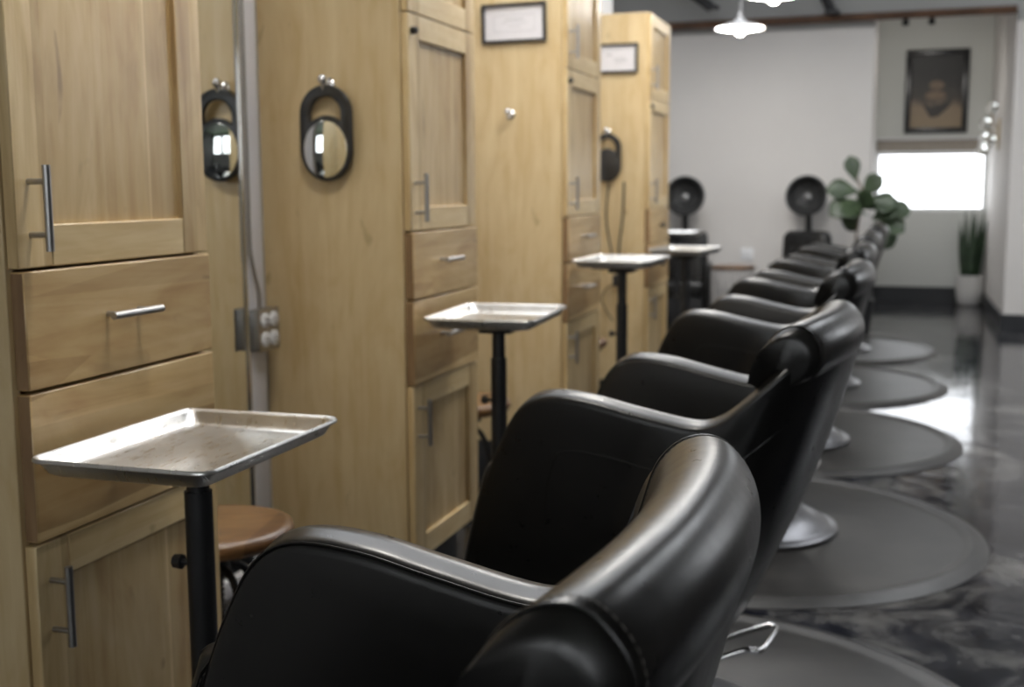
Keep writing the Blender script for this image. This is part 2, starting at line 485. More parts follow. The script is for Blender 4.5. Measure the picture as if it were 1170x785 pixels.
# station mirror with white edge strip
t = thing('station_mirror', (XW, 1.925, 0), 'tall wall mirror with a white edge strip between the two nearest cabinets', 'mirror')
bm = bmesh.new(); box(bm, .002, .050, 0, .750, .2125, 2.3); new_obj('backing_board', bm, MAT['white'], t, False)
bm = bmesh.new(); box(bm, .0505, .0545, 0, .750, .2125, 2.3, .001, 0, 1); new_obj('mirror_glass', bm, MAT['mirror'], t)
bm = bmesh.new(); box(bm, .002, .058, .752, .835, .2125, 2.3, .003); new_obj('edge_strip', bm, MAT['whitetrim'], t)
bm = bmesh.new(); box(bm, .002, .066, 0, .835, .165, .212, .004); new_obj('bottom_ledge', bm, MAT['whitetrim'], t)
bm = bmesh.new(); box(bm, .0545, .0605, .748, .753, .2125, 2.3, .001); new_obj('metal_bead', bm, MAT['chrome'], t)
# outlet box with conduit on the strip
t = thing('outlet_box', (XW+.0585, 2.722, .78), 'metal outlet box with four round white sockets on the white strip', 'outlet')
bm = bmesh.new(); box(bm, .0005, .030, -.048, .052, 0, .108, .004); new_obj('box', bm, MAT['outletgrey'], t)
bm = bmesh.new(); box(bm, .030, .033, -.050, .054, -.002, .110, .0015); new_obj('cover_plate', bm, MAT['steel'], t)
for y in (-.021, .025):
    for z in (.029, .079):
        bm = bmesh.new()
        b = bmesh.new(); lathe(b, [(.0205, 0), (.0205, .004), (.018, .006), (0.0001, .006)], n=24, mtx=Matrix.Translation((.033, y, z)) @ Matrix.Rotation(PI/2, 4, 'Y'))
        merge(bm, b, 0)
        for s in (-.006, .006): box(bm, .0385, .0395, y+s-.001, y+s+.001, z-.002, z+.007, 0, 1)
        box(bm, .0385, .0395, y-.002, y+.002, z-.011, z-.007, 0, 1)
        new_obj('socket', bm, [MAT['white'], MAT['plastic']], t)
bm = bmesh.new(); tube(bm, catmull([(.016, -.015, .105), (.016, -.016, .15), (.010, -.026, .20), (.007, -.037, .26), (.006, -.038, .36), (.006, -.038, 1.45)], 8), .0052, 10)
new_obj('conduit', bm, MAT['steel'], t)

# hand mirror with loop handle
def ell(cx, cz, a, b, a0=0, a1=2*PI, n=48, end=False):
    return [(cx+a*math.cos(a0+(a1-a0)*k/n), cz+b*math.sin(a0+(a1-a0)*k/n)) for k in range(n+(1 if end else 0))]
def hand_mirror(loc, label, glass=True, ry=0.0):
    t = thing('hand_mirror', loc, label, 'hand mirror', 'hand mirrors hung on cabinet sides')
    W = .076
    outer = ell(0, .053, W, .076, 0, PI, 30, True)+ell(0, -.046, W, .084, PI, 2*PI, 30, True)
    top = ell(0, .050, .052, .054, .12, PI-.12, 24, True)
    a = math.acos(.050/.0735)
    low = ell(0, -.046, .0735, .0905, PI-a, a, 20, True)
    hole = top+low
    rot = Matrix.Rotation(PI/2, 4, 'X')
    bm = bmesh.new(); merge(bm, flat_curve([outer, hole[::-1]], .016, .004, 2), 0, rot)
    bmesh.ops.recalc_face_normals(bm, faces=bm.faces)
    new_obj('frame', bm, MAT['plastic'], t)
    bm = bmesh.new(); merge(bm, flat_curve([ell(0, -.046, .066, .078, 0, 2*PI, 48)], .003, .0008, 1), 0, Matrix.Translation((0, -.0088, 0)) @ rot)
    bmesh.ops.recalc_face_normals(bm, faces=bm.faces)
    new_obj('glass' if glass else 'back_face', bm, MAT['mirror'] if glass else MAT['plastic'], t)
    t.rotation_euler = (0, 0, ry); t.scale = (.93, 1, .93)
    return t
def wall_hook(loc, label):
    t = thing('wall_hook', loc, label, 'hook', 'small hooks on cabinet sides')
    bm = bmesh.new(); lathe(bm, [(.017, 0), (.017, .004), (.012, .008)], n=20, mtx=Matrix.Rotation(PI/2, 4, 'X')); new_obj('rose', bm, MAT['chrome'], t)
    bm = bmesh.new(); tube(bm, catmull([(0, -.004, 0), (0, -.018, -.004), (0, -.030, -.016), (0, -.036, -.012), (0, -.038, .004)], 5), .0042, 10)
    b = bmesh.new(); bmesh.ops.create_uvsphere(b, u_segments=14, v_segments=10, radius=.013); merge(bm, b, 0, Matrix.Translation((0, -.038, .010)))
    new_obj('prong', bm, MAT['chrome'], t)
    return t
hand_mirror((-1.420, 2.835, 1.341), 'black oval hand mirror with loop handle on the second cabinet, beside the white strip', True, -.0)
wall_hook((-1.424, 2.865, 1.468), 'small white metal hook holding the nearest hand mirror')
hand_mirror((-1.415, 5.995, 1.345), 'black loop-handled hand mirror half hidden behind the third cabinet, cord below it', False, .0)
wall_hook((-1.418, 6.02, 1.475), 'small hook holding the far hand mirror above the hanging cord')
wall_hook((-1.425, 4.42, 1.475), 'empty chrome hook under the certificate on the third cabinet')

def certificate(x, y, z, w, h, label, tilt, lines):
    t = thing('framed_certificate', (x, y, z), label, 'certificate', 'framed certificates on cabinet sides')
    t.rotation_euler = (0, tilt, 0)
    bm = bmesh.new(); fw = .012
    box(bm, -w/2, w/2, -.018, -.001, h/2-fw, h/2, .002); box(bm, -w/2, w/2, -.018, -.001, -h/2, -h/2+fw, .002)
    box(bm, -w/2, -w/2+fw, -.018, -.001, -h/2+fw, h/2-fw, .002); box(bm, w/2-fw, w/2, -.018, -.001, -h/2+fw, h/2-fw, .002)
    new_obj('frame', bm, MAT['plastic'], t)
    bm = bmesh.new(); box(bm, -w/2+fw, w/2-fw, -.006, -.002, -h/2+fw, h/2-fw); p = new_obj('paper', bm, MAT['paper'], t, False)
    bm = bmesh.new()
    for a, b, c, d in lines: box(bm, a*w, b*w, -.0066, -.0061, c*h, d*h)
    new_obj('print', bm, MAT['ink'], p, False)
MAT['paper'] = plain('certificate_paper', (.72, .70, .72, 1), .35, 0., .01)
MAT['ink'] = plain('pale_grey_print', (.50, .49, .50, 1), .6)
certificate(-1.408, 4.42, 1.818, .258, .148, 'black framed certificate high on the third cabinet, above the empty hook', -.012,
  [(-.32, .32, .20, .215), (-.32, .32, -.215, -.20), (-.32, -.312, -.2, .2), (.312, .32, -.2, .2), (-.15, .15, .08, .11), (-.2, .2, 0, .015), (-.1, .1, -.1, -.08)])
certificate(-1.375, 6.02, 1.842, .228, .148, 'black framed certificate on the farthest cabinet, above the dark hand mirror', 0,
  [(-.22, -.10, .10, .16), (-.05, .22, -.02, .01), (-.02, .26, -.08, -.05), (-.05, .22, -.14, -.11)])
# hanging cord with an adapter
t = thing('power_cord', (-1.345, 6.0, 0), 'thin dark cord hanging with an adapter below the far hand mirror', 'cord')
bm = bmesh.new()
tube(bm, catmull([(.02, -.006, 1.22), (.016, -.01, 1.05), (.0, -.014, .90), (-.005, -.012, .74)], 8), .0055, 8)
tube(bm, catmull([(-.06, -.006, 1.215), (-.072, -.01, 1.05), (-.05, -.014, .90), (-.012, -.012, .75)], 8), .0048, 8)
tube(bm, catmull([(-.01, -.012, .70), (-.07, -.012, .665), (-.09, -.012, .60), (-.03, -.012, .50)], 8), .003, 8)
new_obj('cable', bm, MAT['cord'], t)
bm = bmesh.new(); box(bm, -.032, .022, -.034, .012, .685, .745, .008); new_obj('adapter', bm, MAT['plastic'], t)

# ---------------------------------------------------------------- tray stands
def tray_stand():
    t = thing('tray_stand', (0, 0, 0), 'x', 'tray table', 'aluminium tray stands in front of the cabinets')
    w, h = .298, .410
    bm = bmesh.new(); d = .026
    rings = [(w-.050, h-.050, .018, -d+.001), (w-.036, h-.036, .020, -d+.006), (w-.018, h-.018, .020, -.004), (w-.010, h-.010, .022, .000),
             (w-.004, h-.004, .024, .0015), (w, h, .026, -.001), (w, h, .026, -.004), (w-.006, h-.006, .024, -.006), (w-.014, h-.014, .021, -.0055),
             (w-.034, h-.034, .021, -d+.003), (w-.050, h-.050, .020, -d-.0015)]
    V = grid(bm, [rrect(a, b, r, z) for a, b, r, z in rings], close_v=True)
    cap(bm, V[0]); cap(bm, V[-1][::-1])
    bmesh.ops.recalc_face_normals(bm, faces=bm.faces)
    o = new_obj('tray', bm, MAT['alu'], t, True, 50); o.location.z = .820
    bm = bmesh.new(); box(bm, -.09, .09, -.12, .12, .7835, .7925, .003); box(bm, -.045, .045, -.045, .045, .765, .7835, .004); new_obj('support_plate', bm, MAT['black'], t)
    bm = bmesh.new(); tube(bm, [(0, 0, .58), (0, 0, .765)], .0175, 24); new_obj('inner_post', bm, MAT['black'], t)
    bm = bmesh.new(); tube(bm, [(0, 0, .075), (0, 0, .735)], .0215, 24); new_obj('pole', bm, MAT['black'], t)
    bm = bmesh.new(); tube(bm, [(-.019, 0, .618), (-.034, 0, .618)], .005, 10); tube(bm, [(-.034, 0, .618), (-.048, 0, .618)], [.0125, .011], 8); new_obj('knob', bm, MAT['plastic'], t)
    bm = bmesh.new(); tube(bm, [(0, 0, .05), (0, 0, .09)], .032, 20)
    for k in range(4):
        a = PI/4+PI/2*k; c, s = math.cos(a), math.sin(a)
        tube(bm, [(.02*c, .02*s, .068), (.09*c, .09*s, .064), (.155*c, .155*s, .052)], [.014, .012, .010], 8)
    new_obj('foot_star', bm, MAT['black'], t)
    for k in range(4):
        a = PI/4+PI/2*k; c, s = math.cos(a)*.155, math.sin(a)*.155
        bm = bmesh.new(); tube(bm, [(c-.009, s, .022), (c+.009, s, .022)], .022, 16); tube(bm, [(c, s, .03), (c, s, .06)], .006, 8)
        new_obj('caster', bm, MAT['plastic'], t)
    return t
t0 = tray_stand(); t0.location = (-1.012, 1.55, 0); t0['label'] = 'nearest aluminium tray on a black pole, large at lower left'
TR = [((-1.005, 3.00, .040, .006), 3, 'second nearest aluminium tray on a black pole, beside the second cabinet'),
      ((-.99, 4.46, .092, .0125), -2, 'third aluminium tray on a black pole, in front of the third cabinet'),
      ((-1.01, 6.05, .050, .0125), -6, 'fourth aluminium tray, right of the farthest cabinet'),
      ((-1.43, 8.20, .064, 0), -2, 'farthest aluminium tray, beside the left dryer chair')]
for (x, y, dz, z0), a, lb in TR:
    r = dup(t0, (x, y, z0), math.radians(a), lb)
    for c in kids(r):
        if c.name.split('.')[0] in ('tray', 'support_plate', 'inner_post'): c.location.z += dz

# ---------------------------------------------------------------- stools
def stool():
    t = thing('stool', (0, 0, 0), 'x', 'stool', 'wooden stools with black iron legs')
    bm = bmesh.new(); lathe(bm, [(.02, .462), (.14, .462), (.158, .468), (.166, .482), (.162, .497), (.145, .503), (.09, .500), (.0001, .498)], n=56); new_obj('seat', bm, MAT['seatwood'], t, True, 60)
    bm = bmesh.new(); tube(bm, [(0, 0, .12), (0, 0, .461)], .012, 14)
    for k in range(24):
        z = .14+k*.012; tube(bm, [(0, 0, z), (0, 0, z+.005)], .0155, 14)
    new_obj('screw_post', bm, MAT['black'], t)
    bm = bmesh.new(); tube(bm, [(0, 0, .395), (0, 0, .46)], .03, 18); 
    for k in range(4):
        a = PI/2*k; c, s = math.cos(a), math.sin(a); tube(bm, [(0, 0, .445), (.135*c, .135*s, .455)], .007, 8)
    new_obj('bracket', bm, MAT['black'], t)
    for k in range(4):
        a = PI/4+PI/2*k; c, s = math.cos(a), math.sin(a)
        bm = bmesh.new(); tube(bm, catmull([(.03*c, .03*s, .41), (.075*c, .075*s, .38), (.11*c, .11*s, .25), (.165*c, .165*s, .0)], 6), .0085, 10)
        new_obj('leg', bm, MAT['black'], t)
    bm = bmesh.new(); tube(bm, [(.142*math.cos(2*PI*k/36), .142*math.sin(2*PI*k/36), .11) for k in range(36)], .006, 8, True)
    tube(bm, [(-.142, 0, .11), (.142, 0, .11)], .005, 8); tube(bm, [(0, -.142, .11), (0, .142, .11)], .005, 8)
    new_obj('foot_ring', bm, MAT['black'], t)
    return t
s0 = stool(); s0.location = (-1.335, 2.10, 0); s0.rotation_euler.z = .3; s0['label'] = 'round wooden stool behind the nearest tray pole'
dup(s0, (-1.345, 3.62, 0), .8, 'wooden stool mostly hidden behind the second cabinet')
dup(s0, (-1.40, 5.25, 0), .1, 'wooden stool mostly hidden behind the third cabinet')

# ---------------------------------------------------------------- salon chairs
def build_chair():
    t = thing('salon_chair', (0, 0, 0), 'x', 'salon chair', 'black salon chairs in a row')
    # right half of the top edge of the tub: (x, half width, z); x grows towards the back
    top = [(-.262, .300, .655), (-.236, .304, .715), (-.197, .308, .778), (-.144, .310, .806), (-.06, .310, .803), (.03, .308, .785), (.142, .303, .766),
           (.195, .300, .778), (.240, .295, .812), (.283, .286, .850), (.318, .268, .880), (.350, .235, .893), (.375, .185, .896), (.390, .12, .896), (.397, .0, .896)]
    bot = [(-.350, .255, .345), (-.345, .258, .340), (-.33, .262, .335), (-.30, .264, .330), (-.22, .266, .325), (-.12, .268, .32), (-.01, .268, .32),
           (.045, .262, .32), (.085, .250, .32), (.115, .232, .32), (.14, .205, .32), (.158, .17, .32), (.172, .13, .32), (.180, .08, .32), (.184, .0, .32)]
    def full(h):
        L = [Vector((x, -y, z)) for x, y, z in h]
        Rr = [Vector((x, y, z)) for x, y, z in reversed(h[:-1])]
        return catmull(L+Rr, 5)
    T, B = full(top), full(bot); N = len(T)
    C = Vector((.02, 0, 0))
    def inward(i):
        a, b = T[max(i-1, 0)], T[min(i+1, N-1)]
        d = (b-a); n = Vector((-d.y, d.x, 0))
        if n.length < 1e-6: n = C-T[i]
        n.z = 0; n.normalize()
        if n.dot(C-Vector((T[i].x, T[i].y, 0))) < 0: n = -n
        return n
    ns = [inward(i) for i in range(N)]
    for _ in range(4): ns = [ns[0]]+[(ns[i-1]+ns[i]*2+ns[i+1]).normalized() for i in range(1, N-1)]+[ns[-1]]
    def seat_in(i): return .060 if True else 0
    def prof(i, shrink=0.0, fwd=0.0):
        n = ns[i]; Tt, Bb = T[i], B[i]; th = .074
        # thinner at the back where the cushion covers it
        th = .074 - .022*max(0, min(1, (Tt.x-.15)/.2))
        P = []
        K = 12
        for k in range(K+1):
            v = k/K
            p = Bb.lerp(Tt, v)
            bulge = .020*math.sin(PI*v)*(1 if Tt.x > .1 else .55)
            P.append(p - n*bulge)
        # rounded top: outer -> inner, flattish with soft corners
        Rn = .020
        base_o = P.pop()
        u = (Tt-Bb).normalized()
        arc = []
        for k in range(6):
            a = (PI/2)*k/5; arc.append(Tt - u*Rn*(1-math.sin(a)) + n*(Rn*(1-math.cos(a))))
        for k in range(1, 4):
            q = k/4; arc.append(Tt + n*(Rn+(th-2*Rn)*q) + Vector((0, 0, .004*math.sin(PI*q))))
        for k in range(6):
            a = (PI/2)*k/5; arc.append(Tt + n*(th-Rn+Rn*math.sin(a)) - u*Rn*(1-math.cos(a)))
        P += arc
        inner_bot = Bb.lerp(Tt, .35) + n*(th+.006)
        last = arc[-1]
        for k in range(1, 9):
            q = k/8; P.append(last.lerp(inner_bot, q))
        P.append(Bb + n*(th) + Vector((0, 0, .01)))
        if shrink:
            mid = [Vector(p) for p in P]
            # pull towards the centre plane of the arm panel
            for j, p in enumerate(P):
                c = (Bb.lerp(Tt, .5)) + n*(th/2)
                off = (p-c); lat = off.dot(n); P[j] = p - n*lat*shrink - u*(max(0, off.dot(u))*shrink*.05)
        if fwd: P = [p+Vector((-fwd, 0, 0)) for p in P]
        return P
    rows = []
    for a in (1.0, .8, .55, .3, .1):
        rows.append(prof(0, 1-math.sqrt(1-a*a) if a < 1 else .98, .022*a))
    rows += [prof(i) for i in range(N)]
    for a in (.1, .3, .55, .8, 1.0):
        rows.append(prof(N-1, 1-math.sqrt(1-a*a) if a < 1 else .98, .022*a))
    bm = bmesh.new(); grid(bm, rows, close_v=True); cap(bm, [v for v in bm.verts][:len(rows[0])])
    bmesh.ops.recalc_face_normals(bm, faces=bm.faces)
    sh = new_obj('shell', bm, MAT['leather'], t, True, 80)
    # inner seam with stitches, along the arm top and down its front
    M0 = 5+12+4      # index of the inner corner in prof
    def seam_line(i, lift=.0012):
        P = prof(i); p = P[12+6+3+3]; return p + ns[i]*lift + Vector((0, 0, .0012))
    idx = [i for i in range(N)]
    nseam = []
    for side in (0, 1):
        pts = [seam_line(i) for i in (range(0, 42) if side == 0 else range(N-42, N))]
        # down the front inner edge
        e = 0 if side == 0 else N-1
        P = prof(e); down = [p + ns[e]*.001 + Vector((-.006, 0, 0)) for p in P[12+6+3+5:-1]]
        pts = (down[::-1]+pts) if side == 0 else (pts+down)
        bm = bmesh.new(); tube(bm, pts, .0021, 6); new_obj('piping', bm, MAT['leather'], sh)
        # individual stitches just below the piping
        bm = bmesh.new(); acc = 0
        q = [p + Vector((0, 0, -.007)) + (ns[e]*.0012) for p in pts]
        for a, b in zip(q, q[1:]):
            L = (b-a).length; s = 0
            while s < L:
                p0 = a.lerp(b, s/L); p1 = a.lerp(b, min(1, (s+.0045)/L)); tube(bm, [p0, p1], .0008, 4); s += .0075
        new_obj('stitching', bm, MAT['thread'], sh)
    # outer panel seam on both sides
    for sy in (-1, 1):
        raw = [(-.17, .50), (-.135, .63), (-.115, .690), (-.08, .700), (.0, .692), (.09, .675), (.165, .668), (.225, .70), (.29, .755), (.345, .80)]
        pts = []
        for x, z in raw:
            # outer surface at this height
            best = None
            for i in range(N):
                if T[i].y*sy < -1e-6: continue
                Pp = prof(i)[:12]
                for a, b in zip(Pp, Pp[1:]):
                    if (a.z-z)*(b.z-z) <= 0 and a.z != b.z:
                        k = (z-a.z)/(b.z-a.z); p = a.lerp(b, k); dd = abs(p.x-x)
                        if best is None or dd < best[0]: best = (dd, p, ns[i])
            pts.append(best[1]-best[2]*.0003)
        bm = bmesh.new(); tube(bm, catmull(pts, 4), .0009, 6); new_obj('panel_seam', bm, MAT['leather'], sh)
    # back cushion with rolled head
    pc = [(.10, .47), (.165, .60), (.220, .72), (.260, .82), (.279, .88), (.294, .925), (.315, .950), (.340, .960), (.363, .955), (.384, .932), (.391, .905),
          (.386, .880), (.370, .862), (.345, .850), (.315, .835), (.295, .78), (.26, .70), (.21, .60), (.17, .47)]
    pr = [Vector((x, 0, z)) for x, z in pc]; pr = catmull(pr, 4, True)
    cen = Vector((.325, 0, .89))
    def cush(y, sc=1.0):
        k = abs(y)/.275
        dx = .008 - .036*k**2.2
        out = []
        for p in pr:
            # only the upper part of the cushion shrinks towards its own centre at the ends
            c = Vector((min(max(p.x-.02, .13), .325), 0, min(p.z, .885)))
            if p.z < .84: c = Vector((.055+ (p.z-.47)*.55 + .095, 0, p.z))
            q = c+(p-c)*sc
            w = max(0, min(1, (p.z-.80)/.075)); w = .79+.21*w*w*(3-2*w)      # the lower cushion sits between the arms
            out.append(Vector((q.x+dx, y*w, q.z - .010*k**3)))
        return out
    rows = []
    Yh = .273
    ends = [(0.0, .70), (.006, .82), (.012, .90), (.017, .955), (.024, .985), (.034, 1.0)]
    ys = [(-Yh+a, s) for a, s in ends]+[(-Yh+.034+(2*Yh-.068)*k/22, 1.0) for k in range(1, 22)]+[(Yh-a, s) for a, s in reversed(ends)]
    for y, s in ys: rows.append(cush(y, s))
    bm = bmesh.new(); V = grid(bm, rows, close_v=True); cap(bm, V[0]); cap(bm, V[-1][::-1])
    bmesh.ops.recalc_face_normals(bm, faces=bm.faces)
    bc = new_obj('back_cushion', bm, MAT['leather'], t, True, 70)
    for s in (-1, 1):
        bm = bmesh.new()
        r = [p for p in cush(s*(Yh-.019), .978)][4:60]
        tube(bm, r, .0020, 8); new_obj('piping', bm, MAT['leather'], bc)
        bm = bmesh.new(); q = [p for p in cush(s*(Yh-.029), 1.004)][4:60]
        for a, b in zip(q, q[1:]):
            L = (b-a).length; k = 0
            while k < L:
                tube(bm, [a.lerp(b, k/L), a.lerp(b, min(1, (k+.0045)/L))], .0005, 4); k += .0075
        new_obj('stitching', bm, MAT['thread'], bc)
    # seat cushion
    bm = bmesh.new()
    rr = []
    for sc, z in ((.90, .402), (.97, .410), (1, .43), (1, .465), (.985, .488), (.94, .502), (.80, .510), (.4, .513)):
        rr.append(rrect(.46*sc, .37*sc, .06*sc, z, 6, -.125, 0))
    V = grid(bm, rr, close_v=True); cap(bm, V[0]); cap(bm, V[-1][::-1]); bmesh.ops.recalc_face_normals(bm, faces=bm.faces)
    new_obj('seat_cushion', bm, MAT['leather'], t)
    # underside
    bm = bmesh.new()
    rr = [rrect(.44, .44, .06, .352, 6, -.10, 0), rrect(.47, .49, .06, .330, 6, -.10, 0), rrect(.47, .49, .06, .40, 6, -.10, 0)]
    V = grid(bm, [rrect(.40, .40, .06, .322, 6, -.10, 0), rrect(.47, .485, .06, .332, 6, -.10, 0), rrect(.47, .485, .06, .402, 6, -.10, 0)], close_v=True); cap(bm, V[0]); cap(bm, V[-1][::-1])
    bmesh.ops.recalc_face_normals(bm, faces=bm.faces)
    new_obj('seat_pan', bm, MAT['leather'], t)
    # pump base
    bm = bmesh.new(); lathe(bm, [(.295, .0125), (.304, .017), (.305, .026), (.296, .032), (.280, .033), (.272, .038), (.25, .056), (.20, .078), (.13, .092), (.08, .098), (.045, .100)], n=64); new_obj('base_plate', bm, MAT['satin'], t)
    bm = bmesh.new(); tube(bm, [(0, 0, .095), (0, 0, .24)], .043, 30); tube(bm, [(0, 0, .235), (0, 0, .25)], .047, 30); new_obj('pump_column', bm, MAT['chrome'], t)
    bm = bmesh.new(); tube(bm, [(0, 0, .20), (0, 0, .310)], .026, 24); box(bm, -.11, .10, -.10, .10, .300, .3195, .004); new_obj('lift_post', bm, MAT['black'], t)
    bm = bmesh.new()
    pts = [(.012, .062, .175), (.09, .115, .190), (.190, .190, .217), (.207, .186, .219), (.217, .172, .219), (.213, .050, .219), (.197, .034, .219), (.175, .030, .217), (.10, .0, .190), (.035, -.02, .175)]
    tube(bm, catmull(pts, 5), .0065, 10); new_obj('pump_pedal', bm, MAT['chrome'], t)
    # foot rest at the front
    bm = bmesh.new()
    for s in (-1, 1): tube(bm, catmull([(-.20, s*.12, .315), (-.30, s*.12, .30), (-.39, s*.12, .20), (-.47, s*.125, .14)], 6), .0105, 10)
    tube(bm, [(-.47, -.20, .14), (-.47, .20, .14)], .012, 12); new_obj('footrest', bm, MAT['chrome'], t)
    return t
ch0 = build_chair()
CH = [((-.498, .92), -1, 0, 'nearest black salon chair, rolled headrest filling the bottom of the frame'),
      ((-.452, 2.43), -6, 0, 'second nearest black salon chair, directly behind the foreground one'),
      ((-.452, 4.10), -4, -.012, 'third black salon chair, counted away from the camera'),
      ((-.465, 5.62), -3, -.022, 'fourth black salon chair, counted away from the camera'),
      ((-.46, 7.27), -3, -.036, 'fifth black salon chair, second farthest of the row'),
      ((-.43, 8.88), -4, -.040, 'farthest black salon chair of the row, near the fig plant')]
UP = ('shell', 'back_cushion', 'seat_cushion', 'seat_pan', 'lift_post', 'footrest')
for i, ((x, y), a, dz, lb) in enumerate(CH):
    if i == 0: r = ch0; r.location = (x, y, 0); r.rotation_euler.z = math.radians(a); r['label'] = lb
    else:
        r = dup(ch0, (x, y, 0), math.radians(a), lb)
        for c in kids(r):
            if c.name.split('.')[0] in UP: c.location.z += dz
# round mats
def mat_mesh():
    bm = bmesh.new(); lathe(bm, [(.815, .0005), (.815, .003), (.803, .007), (.772, .0225), (.764, .0235), (.752, .0220), (.738, .0140), (.722, .0125), (.0001, .0120)], n=96)
    return bm
m0 = new_obj('floor_mat', mat_mesh(), MAT['rubber'])
ML = ['round black rubber mat under the nearest salon chair', 'round black mat whose rim crosses the bottom right, under the second chair', 'large round black mat at right, under the third chair',
      'round black mat under the fourth chair, third from the bottom of the frame', 'round black mat under the fifth chair, beside the bright floor reflection', 'farthest round black mat, under the last chair']
MY = [.80, 2.43, 4.10, 5.70, 7.31, 8.92]
for i, y in enumerate(MY):
    o = m0 if i == 0 else m0.copy()
    if i: col.objects.link(o)
    o.location = (-.475, y, 0); tag(o, ML[i], 'floor mat', 'round anti-fatigue mats')

# ---------------------------------------------------------------- dryer chairs at the far wall
def dryer_chair():
    t = thing('dryer_chair', (0, 0, 0), 'x', 'hair dryer chair', 'hooded dryer chairs against the far wall')
    def pad(bm, w, h, th, z0, y, lean):
        rr = []
        for sc, d in ((.90, 0), (.98, .012), (1, .03), (1, th-.03), (.98, th-.012), (.90, th)):
            ring = rrect(w*sc, h*(1-(1-sc)*.6), .07*sc, 0)
            rr.append([Vector((p.x, y-d + lean*(p.y+h/2)*1.0, z0+p.y+h/2)) for p in ring])
        V = grid(bm, rr, close_v=True); cap(bm, V[0]); cap(bm, V[-1][::-1]); bmesh.ops.recalc_face_normals(bm, faces=bm.faces)
    bm = bmesh.new(); pad(bm, .40, .44, .09, .375, .17, .12); new_obj('backrest', bm, MAT['leather'], t)
    bm = bmesh.new(); box(bm, -.19, .19, -.24, .16, .27, .40, .03, 0, 3); new_obj('seat', bm, MAT['leather'], t)
    for s in (-1, 1):
        bm = bmesh.new(); box(bm, s*.215-.028, s*.215+.028, -.24, .17, .10, .55, .02, 0, 3); new_obj('armrest', bm, MAT['leather'], t)
    bm = bmesh.new(); box(bm, -.18, .18, -.20, .14, .03, .27, .01); new_obj('plinth', bm, MAT['black'], t)
    for s in (-1, 1):
        for q in (-.18, .12):
            bm = bmesh.new(); tube(bm, [(s*.19, q, 0), (s*.19, q, .10)], .015, 10); new_obj('foot', bm, MAT['chrome'], t)
    bm = bmesh.new(); tube(bm, [(0, .19, .60), (0, .215, .80), (0, .20, .93), (0, .17, 1.0)], [.030, .030, .028, .026], 14); new_obj('stem', bm, MAT['hood'], t)
    # round hood, opening turned down towards the sitter and the room
    tilt = Matrix.Translation((0, .10, 1.105)) @ Matrix.Rotation(math.radians(78), 4, 'X')
    bm = bmesh.new(); lathe(bm, [(.0001, -.100), (.07, -.094), (.115, -.07), (.140, -.03), (.148, .02), (.150, .03), (.140, .036), (.131, .030), (.128, .02), (.120, -.02), (.10, -.052), (.06, -.070), (.0001, -.075)], n=48, mtx=tilt @ Matrix.Scale(1.15, 4)); hd = new_obj('hood', bm, MAT['hood'], t, True, 60)
    bm = bmesh.new()
    for rr_ in (.045, .065, .085, .105):
        tube(bm, [tilt @ Vector((1.15*rr_*math.cos(2*PI*k/36), 1.15*rr_*math.sin(2*PI*k/36), -.03)) for k in range(36)], .003, 6, True)
    for k in range(8):
        a = 2*PI*k/8; tube(bm, [tilt @ Vector((.03*math.cos(a), .03*math.sin(a), -.03)), tilt @ Vector((.122*math.cos(a), .122*math.sin(a), -.03))], .003, 6)
    new_obj('grille', bm, MAT['hood'], hd)
    bm = bmesh.new(); lathe(bm, [(.036, -.036), (.036, -.024), (.028, -.016), (.0001, -.012)], n=28, mtx=tilt); new_obj('hub', bm, MAT['outletgrey'], hd)
    return t
d0 = dryer_chair(); d0.location = (-1.71, 10.10, 0); d0.rotation_euler.z = .1; d0['label'] = 'left hooded dryer chair against the far wall, beside the last cabinet'
dup(d0, (-.715, 10.16, 0), -.12, 'right hooded dryer chair against the far wall, beside the fig plant')

# side table
t = thing('side_table', (-1.27, 10.0, 0), 'small round table with a wooden top on thin wires between the dryer chairs', 'table')
bm = bmesh.new(); lathe(bm, [(.17, .505), (.182, .509), (.185, .520), (.180, .532), (.0001, .534)], n=40); new_obj('top', bm, MAT['seatwood'], t)
bm = bmesh.new()
for z, r in ((.50, .165), (.015, .125)): tube(bm, [(r*math.cos(2*PI*k/32), r*math.sin(2*PI*k/32), z) for k in range(32)], .004, 6, True)
for k in range(16):
    a = 2*PI*k/16; b = a+.35; tube(bm, [(.165*math.cos(a), .165*math.sin(a), .50), (.125*math.cos(b), .125*math.sin(b), .012)], .0032, 6)
new_obj('wire_base', bm, MAT['steel'], t)
t = thing('wall_outlet', (-1.215, 10.498, .60), 'pale outlet plate low on the white far wall above the small table', 'outlet')
bm = bmesh.new(); box(bm, -.055, .055, -.006, 0, -.055, .055, .002); new_obj('plate', bm, MAT['white'], t)
for s in (-.024, .024):
    bm = bmesh.new(); box(bm, s-.016, s+.016, -.009, -.006, -.032, .032, .002); new_obj('socket', bm, MAT['white'], t)

